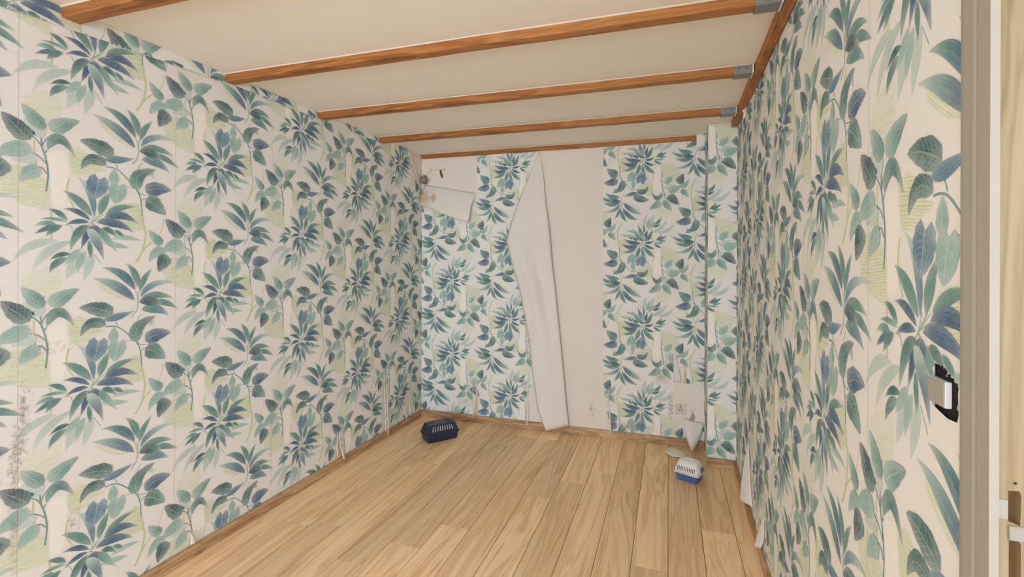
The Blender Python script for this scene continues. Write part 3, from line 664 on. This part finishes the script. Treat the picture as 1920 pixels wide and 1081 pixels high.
# the long length of paper hanging off the back wall, white backing outwards
HL = [(1.065, 2.225), (0.986, 2.037), (0.897, 1.826), (0.838, 1.656), (0.807, 1.518), (0.849, 1.354), (0.917, 1.14), (0.972, 0.885), (1.009, 0.674), (1.032, 0.463), (1.077, 0.178), (1.139, 0.016)]
HR = [(1.077, 2.225), (1.109, 2.034), (1.131, 1.821), (1.158, 1.651), (1.172, 1.516), (1.185, 1.355), (1.212, 1.145), (1.239, 0.894), (1.261, 0.685), (1.283, 0.478), (1.31, 0.196), (1.327, 0.072)]
rows = []
for i in range(56):
    t = i/55; a, b = interp(HL, t), interp(HR, t); row = []
    hang = min(1, t*3.0)
    for j in range(15):
        s = j/14; x, z = a*(1-s)+b*s
        cr = 0.55+0.25*math.sin(max(0, t-0.3)*2.2)
        d = 0.010+hang*(0.052-0.022*s)+0.030*hang*math.exp(-((s-cr+0.30)/0.15)**2)*smoothstep(min(1, max(0, (t-0.22)*3)))*max(0.0, 1.0 if t < 0.55 else 1-(t-0.55)*3.0)-0.024*hang*math.exp(-((s-cr)/0.10)**2)*smoothstep(min(1, max(0, (t-0.25)*4)))*max(0.0, 1.0 if t < 0.55 else 1-(t-0.55)*3.5)
        if s < 0.06: d -= 0.010*(1-s/0.06)*hang
        row.append((x, -max(d, 0.006 if z > 0.07 else 0.022), z))
    rows.append(row)
hs = tag(sheet('hanging_wallpaper', rows, M_back), 'long length of wallpaper peeled off the back wall, white backing outwards, hanging to the floor', 'wallpaper')
# edge of the peeled length that still shows its green print
# flap folded down in the back left corner
rows = []
for i in range(14):
    t = i/13; row = []
    for j in range(18):
        s = j/17
        x = (0.030+s*0.482)*(1-t)+(-0.030+0.036+s*0.462)*t; z = (2.020-s*0.090)*(1-t)+(1.834-s*0.162)*t
        z += 0.006*math.sin(s*9)*t*(1-s); x += 0.004*math.sin(t*11)*(s > 0.95)
        d = 0.003+0.055*math.sin(min(1, t*1.15)*math.pi*0.55)*(0.75+0.25*s)+0.005*math.sin(s*7+t*3)*t
        row.append((max(x, 0.006), -d, z))
    rows.append(row)
fl = tag(sheet('fallen_wallpaper_flap', rows, M_back), 'stained wallpaper flap folded down below bare plaster in the corner, under the batten', 'wallpaper')
def blot(name, pts, parent, mat, plane, d):
    P = catmull(pts, 4, True); pp, ff = tri_poly([tuple(q) for q in P]); return mesh(name, [plane(u, v, d) for u, v in pp], ff, mat, parent)
bf = WALLS['back']
blot('water_mark', [(0.172, 2.142), (0.190, 2.140), (0.196, 2.115), (0.206, 2.092), (0.200, 2.070), (0.188, 2.075), (0.178, 2.100)], wb, M_mark, bf, 0.0008)
blot('water_mark', [(0.212, 2.148), (0.222, 2.150), (0.223, 2.140), (0.213, 2.138)], wb, M_mark, bf, 0.0008)
blot('plaster_scar', [(2.221, 0.205), (2.235, 0.240), (2.243, 0.262), (2.252, 0.245), (2.262, 0.222), (2.252, 0.200), (2.232, 0.194)], wb, plain('grey_scar', (176, 160, 138), 0.9, 0.1, 0.15, 60), bf, 0.0008)
# scrunched knot of paper where the flap meets the corner
bm = bmesh.new(); bmesh.ops.create_icosphere(bm, subdivisions=3, radius=0.034)
for v in bm.verts:
    n = v.co.normalized(); k = 0.72+0.34*math.sin(n.x*7+1)*math.cos(n.y*8)+0.2*math.sin(n.z*13+n.x*5); v.co = Vector((n.x*0.040*k, n.y*0.026*k, n.z*0.042*k))
o = bmobj('crumpled_wallpaper', bm, plain('damp_crumpled_paper', (150, 140, 126), 0.9, 0.1, 0.35, 28), None, True); o.location = (0.034, -0.032, 2.058)
tag(o, 'small damp knot of crumpled wallpaper stuck in the upper corner beside the fallen flap', 'wallpaper')
# curled edge on the left wall beside that corner
rows = []
for i in range(12):
    t = i/11; y = -0.235+0.215*t**0.9; z = 2.262-0.272*t
    k_ = 0.55*(1-t)**0.7+0.02
    rows.append([(0.0015+0.020*math.sin(a)*k_, y-0.018*(1-math.cos(a))*k_, z+0.004*math.sin(a*2)) for a in np.linspace(0, 2.6, 8)])
tag(sheet('curled_edge', rows, M_back, lstrips[0]), 'curled white edge')
# slivers of torn paper along the left wall
lf_ = WALLS['left']
def sliver(parent, u0, u1, z0, z1, out, name='torn_sliver', mat=None, side='left', lean=0.0):
    rows = []
    for i in range(9):
        t = i/8; w = (u1-u0)*(0.10+0.65*t)
        wob = 0.003*math.sin(t*7+u0*40)
        rows.append([WALLS[side](u0+wob+lean*t+w*s, z1+(z0-z1)*t, 0.002+out*0.7*t**1.5+0.003*math.sin(s*math.pi)*(0.3+t)) for s in np.linspace(0, 1, 6)])
    return sheet(name, rows, mat or M_back, parent)
sliver(lstrips[0], -0.560, -0.542, 0.050, 0.52, 0.018)
sliver(lstrips[0], -0.530, -0.512, 0.010, 0.50, 0.022)
blot('bare_strip', [(-0.553, ZB), (-0.535, ZB), (-0.536, 0.35), (-0.548, 0.5), (-0.556, 0.35)], wl, M_tan, lf_, 0.0007)
sliver(lstrips[1], -1.075, -1.050, 0.035, 0.235, 0.020, lean=0.03)
sliver(lstrips[1], -1.092, -1.080, 0.065, 0.24, 0.008)
blot('bare_patch', [(-1.088, ZB), (-1.045, ZB), (-1.060, 0.13), (-1.078, 0.22), (-1.087, 0.14)], wl, M_tan, lf_, 0.0007)
sliver(lstrips[3], -2.080, -2.045, 0.064, 0.120, 0.012)
sliver(lstrips[0], -0.272, -0.248, 0.062, 0.19, 0.020)
sliver(lstrips[0], -0.205, -0.188, 0.064, 0.24, 0.012)
# slivers at the foot of the back wall
sliver(bs[0], 0.496, 0.512, 0.045, 0.44, 0.014, side='back')
sliver(bs[1], 0.534, 0.548, 0.055, 0.40, 0.010, side='back')
sliver(bs[1], 0.985, 1.010, 0.028, 0.47, 0.016, side='back', lean=-0.020)
sliver(bs[2], 1.628, 1.648, 0.040, 0.40, 0.014, side='back', lean=0.012)
sliver(bs[4], 2.110, 2.182, 0.470, 0.728, 0.014, side='back', mat=M_back)
sliver(bs[4], 2.178, 2.205, 0.470, 0.62, 0.020, side='back', mat=M_tan, lean=0.006)
blot('bare_split', [(0.508, ZB), (0.540, ZB), (0.528, 0.24), (0.5245, 0.40), (0.517, 0.22)], wb, M_tan, bf, 0.0007)
# tongue hanging out under the socket
rows = []
for i in range(22):
    t = i/21; a = np.array((2.170, 0.200))*(1-t)+np.array((2.228, -0.0))*t; b = np.array((2.318, 0.176))*(1-t)+np.array((2.246, -0.0))*t
    z = 0.205*(1-t)**1.0+0.008
    wv = math.sin(t*math.pi)*0.012
    rows.append([(a[0]*(1-s)+b[0]*s+(s-0.5)*wv, -(0.006+0.075*math.sin(min(1, t*1.3)*math.pi/2)+0.030*math.sin(s*math.pi)*(0.3+0.7*math.sin(t*math.pi))), z-(0.028*s*(1-t))) for s in np.linspace(0, 1, 12)])
tag(sheet('torn_wallpaper_tongue', rows, M_back), 'white pointed tongue of torn wallpaper hanging below the wall socket', 'wallpaper')
# scrap lying on the floor by the skirting
TE, BE = [(2.080, -0.055), (2.137, -0.062), (2.200, -0.138)], [(2.042, -0.171), (2.108, -0.235), (2.188, -0.215)]
rows = []
for i in range(9):
    t = i/8
    rows.append([tuple(np.append(interp(TE, s_)*(1-t)+interp(BE, s_)*t, 0.004+0.010*math.sin(s_*math.pi)*math.sin(t*math.pi)+0.004*t*(1-s_))) for s_ in np.linspace(0, 1, 12)])
tag(sheet('paper_scrap', rows, plain('yellowed_paper', (234, 226, 206), 0.85, 0.1, 0.05, 20)), 'yellowed scrap of wallpaper lying on the floor between skirting and blue carrier', 'paper')
# flaps on the right wall
def rflap(name, hinge, free, label, n=12):
    rows = []
    for i in range(n+1):
        t = i/n; h, f_ = interp(hinge, t), interp(free, t)
        rows.append([tuple(h*(1-s)+f_*s+np.array((-0.012*math.sin(s*math.pi)*t, 0.010*math.sin(s*math.pi), 0))) for s in np.linspace(0, 1, 8)])
    return tag(sheet(name, rows, M_back), label, 'wallpaper')
X = W-0.004
rflap('peeling_wallpaper_flap', [(X, -0.862, 0.395), (X, -0.90, 0.25), (X, -0.955, 0.15), (X, -1.00, 0.105)], [(X-0.004, -0.850, 0.370), (2.478, -0.84, 0.25), (2.462, -0.845, 0.13), (2.455, -0.88, 0.078)], 'tall white flap peeling out from the foot of the right wall near the pier')
rflap('curled_wallpaper_flap', [(X, -1.345, 0.235), (X, -1.335, 0.18), (X, -1.325, 0.11), (2.492, -1.30, 0.062)], [(X-0.003, -1.335, 0.225), (2.490, -1.28, 0.15), (2.480, -1.25, 0.075), (2.478, -1.245, 0.035)], 'narrow white curl of wallpaper at the foot of the right wall, nearer the door')
rflap('small_wallpaper_corner', [(X, -0.74, 2.245), (X, -0.72, 2.225), (X, -0.70, 2.200)], [(2.482, -0.70, 2.238), (2.492, -0.69, 2.220), (X-0.002, -0.695, 2.198)], 'small torn white paper corner just below the edge batten')
for (a_, b_) in ((1.075, 0.478), (1.380, 0.418)):
    blot('bare_nick', [(a_, b_), (a_+0.03, b_-0.004), (a_+0.026, b_+0.026), (a_+0.004, b_+0.022)], wr, M_back, WALLS['right'], 0.0032)
# torn corner where the slim batten meets the pier
rows = [[(2.262+0.062*s, -0.026-0.004*t, 2.200+0.075*t+0.012*(1-s)*(t-0.5)*4) for s in np.linspace(0, 1, 6)] for t in np.linspace(0, 1, 6)]
tag(sheet('torn_paper_corner', rows, MP['back'][0]), 'torn paper corner covering the end of the slim batten beside the pier', 'wallpaper')

# ================================================================== socket and switch
so = tag(empty('wall_socket', (2.1585, -0.0008, 0.272)), 'old square cream wall socket on the bare patch beside the pier', 'socket')
bm = bmesh.new(); S = 0.038
for (a, b, c, d) in ((-S, S, -S, -S+0.006), (-S, S, S-0.006, S), (-S, -S+0.006, -S+0.006, S-0.006), (S-0.006, S, -S+0.006, S-0.006)): bx(bm, a, b, -0.010, 0, c, d, 0.001)
bmobj('frame', bm, M_cream_sock, so)
box('plate', -S+0.0065, S-0.0065, -0.006, 0, -S+0.0065, S-0.0065, M_cream_sock, so, 0.001)
def disc(name, x, z, r0, r1, y0, y1, mat, parent, n=20):
    v, f = loft([[(x+r*math.cos(a), y, z+r*math.sin(a)) for a in np.linspace(0, 2*math.pi, n+1)[:-1]] for r, y in ((r0, y0), (r1, y1))]); return mesh(name, v, f, mat, parent)
disc('well', 0, -0.002, 0.021, 0.019, -0.0062, -0.0082, M_gplast, so)
for sx in (-1, 1): disc('pin_hole', sx*0.0095, -0.004, 0.0035, 0.0035, -0.0083, -0.0090, M_hole, so, 10)
disc('earth_pin', 0, 0.010, 0.003, 0.0025, -0.0083, -0.020, M_metal, so, 10)
box('wire', -0.0015, 0.0015, -0.012, -0.0085, 0.012, 0.036, M_slot, so)
sw = tag(empty('light_switch', (2.500, -2.809, 1.181)), 'bare white switch box in a ragged dark hole beside the door frame', 'switch')
bm = bmesh.new(); bx(bm, 0, 0.0086, -0.0190, 0.0280, -0.020, 0.019, 0.0008); bmobj('housing', bm, M_wplast, sw)
box('cover', -0.0018, -0.0002, -0.0180, 0.0270, -0.019, 0.018, M_casing, sw, 0.0006)
v, f = loft([[(0.0070, -0.0105, 0.0262), (0.0085, -0.0105, 0.0262), (0.0085, -0.0075, 0.0300), (0.0070, -0.0075, 0.0300)], [(0.0072, -0.0065, 0.0240), (0.0085, -0.0065, 0.0240), (0.0085, -0.0035, 0.0275), (0.0072, -0.0035, 0.0275)]])
mesh('screw', v, f, M_metal, sw)

# ================================================================== the two small carriers
def slots_box(parent, name, mat, slot_list):
    pass
def ring_obj(name, rings, mat, parent, smooth=False):
    v, f = loft(rings); bm = bmesh.new(); me = bpy.data.meshes.new('t'); me.from_pydata(v, [], f); bm.from_mesh(me)
    o = bmobj(name, bm, mat, parent); return o
def cage_lid(name, w0, d0, w1, d1, z0, z1, mat, parent, ribs_x, ribs_y, bar, roof_slots):
    """tapered vented lid: posts between slots on each side, a rim, and a slotted roof"""
    bm = bmesh.new(); hz = z1-z0; t = 0.003
    def post(x0, y0, x1, y1, wx, wy, za, zb):
        a = [bm.verts.new((x0+sx*wx, y0+sy*wy, za)) for sx, sy in ((-1, -1), (1, -1), (1, 1), (-1, 1))]
        b = [bm.verts.new((x1+sx*wx, y1+sy*wy, zb)) for sx, sy in ((-1, -1), (1, -1), (1, 1), (-1, 1))]
        bm.faces.new(a[::-1]); bm.faces.new(b)
        for i in range(4): bm.faces.new((a[i], a[(i+1) % 4], b[(i+1) % 4], b[i]))
    for sy in (-1, 1):
        for k in range(ribs_x+1):
            f_ = k/ribs_x-0.5; wd = bar if 0 < k < ribs_x else bar*2.2
            post(f_*(w0-0.012), sy*(d0/2-t), f_*(w1-0.012), sy*(d1/2-t), wd, t*0.7, z0, z1)
        post(0, sy*(d0/2-t), 0, sy*(d0/2-t-(d0-d1)/2*0.28), w0/2-0.002, t*0.8, z0, z0+hz*0.28)
        post(0, sy*(d1/2-t+(d0-d1)/2*0.2), 0, sy*(d1/2-t), w1/2, t*0.8, z1-hz*0.16, z1)
    for sx in (-1, 1):
        for k in range(ribs_y+1):
            f_ = k/ribs_y-0.5; wd = bar if 0 < k < ribs_y else bar*2.2
            post(sx*(w0/2-t), f_*(d0-0.012), sx*(w1/2-t), f_*(d1-0.012), t*0.7, wd, z0, z1)
        post(sx*(w0/2-t), 0, sx*(w0/2-t-(w0-w1)/2*0.28), 0, t*0.8, d0/2-0.002, z0, z0+hz*0.28)
        post(sx*(w1/2-t+(w0-w1)/2*0.2), 0, sx*(w1/2-t), 0, t*0.8, d1/2, z1-hz*0.16, z1)
    o = bmobj(name, bm, mat, parent)
    # roof with slots
    holes = [[(x-a, y-b), (x+a, y-b), (x+a, y+b), (x-a, y+b)] for x, y, a, b in roof_slots]
    P, F = tri_poly([(p[0], p[1]) for p in rrect(0, 0, w1, d1, 0.010, 0)], holes); n = len(P)
    v = [(x, y, z1) for x, y in P]+[(x, y, z1+0.003) for x, y in P]; ed = {}
    for tt in F:
        for i in range(len(tt)): ed[(tt[i], tt[(i+1) % len(tt)])] = 1
    f = [tuple(reversed(tt)) for tt in F]+[tuple(n+i for i in tt) for tt in F]+[(a, b, n+b, n+a) for (a, b) in ed if (b, a) not in ed]
    bm = bmesh.new(); me = bpy.data.meshes.new('t'); me.from_pydata(v, [], f); bm.from_mesh(me)
    bmobj('roof', bm, mat, o)
    return o
def tub(name, w, d, h, mat, parent, taper=0.88):
    rings = [rrect(0, 0, w*taper, d*taper, 0.010, 0.0004), rrect(0, 0, w*(taper+0.03), d*(taper+0.03), 0.012, 0.004), rrect(0, 0, w, d, 0.012, h),
             rrect(0, 0, w-0.006, d-0.006, 0.010, h), rrect(0, 0, w*taper-0.006, d*taper-0.006, 0.008, 0.006)]
    return ring_obj(name, rings, mat, parent)
def rim(name, w, d, z, mat, parent, over=0.010, h=0.006):
    rings = [rrect(0, 0, w+over, d+over, 0.012, z), rrect(0, 0, w+over*1.6, d+over*1.6, 0.014, z+h*0.5), rrect(0, 0, w+over, d+over, 0.012, z+h), rrect(0, 0, w-0.008, d-0.008, 0.010, z+h), rrect(0, 0, w-0.008, d-0.008, 0.010, z)]
    n = len(rings[0]); v, f = loft(rings+[rings[0]], close=False); bm = bmesh.new(); me = bpy.data.meshes.new('t'); me.from_pydata(v, [], f); bm.from_mesh(me); bmesh.ops.remove_doubles(bm, verts=bm.verts, dist=1e-6)
    return bmobj(name, bm, mat, parent)
# navy carrier in the far left corner
ang = math.atan2(0.190, 0.158); ux, uy = math.cos(ang), math.sin(ang)
cx, cy = 0.373+ux*0.1235-uy*0.067, -0.553+uy*0.1235+ux*0.067
nb = tag(empty('pet_carrier', (cx, cy, 0), ang), 'navy blue plastic pet carrier with vented lid by the left skirting', 'pet carrier')
tub('tub', 0.250, 0.140, 0.052, M_navy, nb, 0.92)
rim('rim', 0.250, 0.140, 0.0525, M_navyl, nb, 0.012)
rs = [(x, y, 0.0055, 0.014) for x in (-0.075, -0.045, -0.015, 0.015, 0.045) for y in (-0.024, 0.022)]
ring_obj('slot_light_insert', [rrect(0, 0, 0.226, 0.116, 0.010, 0.056), rrect(0, 0, 0.186, 0.086, 0.010, 0.1195)], M_wplast, nb)  # pale insert added behind the vents so the lid slots look lit
ld = cage_lid('lid', 0.246, 0.136, 0.200, 0.100, 0.059, 0.122, M_navyl, nb, 11, 6, 0.0052, rs)
v, f = loft([rrect(0.108, 0, 0.012, 0.050, 0.004, z) for z in (0.062, 0.112)]); mesh('latch', v, f, M_navy, nb)
v, f = loft([rrect(0.075, 0, 0.030, 0.050, 0.006, 0.1252), rrect(0.075, 0, 0.022, 0.040, 0.005, 0.130)]); mesh('handle', v, f, M_navy, nb)
# blue and white carrier in front of the pier
ang = math.radians(-23)
wbx = tag(empty('pet_carrier', (2.208, -0.535, 0), ang), 'small pet carrier with blue tub and white slotted lid near the pier', 'pet carrier')
tub('tub', 0.148, 0.122, 0.048, M_blue, wbx, 0.80)
rim('rim', 0.148, 0.122, 0.0485, M_wplast, wbx, 0.008)
def lid_rings():
    out = []
    for (z, w, d, r) in ((0.0550, 0.150, 0.124, 0.016), (0.066, 0.150, 0.124, 0.018), (0.092, 0.138, 0.110, 0.024), (0.112, 0.124, 0.096, 0.028), (0.121, 0.102, 0.074, 0.026), (0.1245, 0.066, 0.040, 0.018)):
        out.append(rrect(0, 0, w, d, r, z, 6))
    return out
ld = ring_obj('lid', lid_rings(), M_wplast, wbx)
for p_ in ld.data.polygons: p_.use_smooth = True
for k in range(11):
    x = -0.052+k*0.0104
    v, f = loft([[(x-0.0020, -0.0624+q, z), (x+0.0020, -0.0624+q, z), (x+0.0020, -0.0600+q, z), (x-0.0020, -0.0600+q, z)] for q, z in ((-0.0003, 0.067), (0.0062, 0.0915))])
    mesh('slot', v, f, M_slot, ld)
v, f = loft([rrect(0.0, 0.0, 0.060, 0.016, 0.007, 0.1240), rrect(0, 0, 0.050, 0.010, 0.0045, 0.1295)]); mesh('handle', v, f, M_wplast, wbx)
v, f = loft([[(0.0755, -0.036, 0.060), (0.0815, -0.036, 0.060), (0.0815, 0.036, 0.060), (0.0755, 0.036, 0.060)], [(0.068, -0.030, 0.098), (0.0745, -0.030, 0.098), (0.0745, 0.030, 0.098), (0.068, 0.030, 0.098)]])
g_ = mesh('door', v, f, M_gplast, wbx)
for k in range(5):
    y = -0.024+k*0.012
    v, f = loft([[(0.0812, y-0.0018, 0.064), (0.0822, y-0.0018, 0.064), (0.0822, y+0.0018, 0.064), (0.0812, y+0.0018, 0.064)], [(0.0752, y-0.0018, 0.094), (0.0762, y-0.0018, 0.094), (0.0762, y+0.0018, 0.094), (0.0752, y+0.0018, 0.094)]])
    mesh('door_slot', v, f, M_slot, g_)
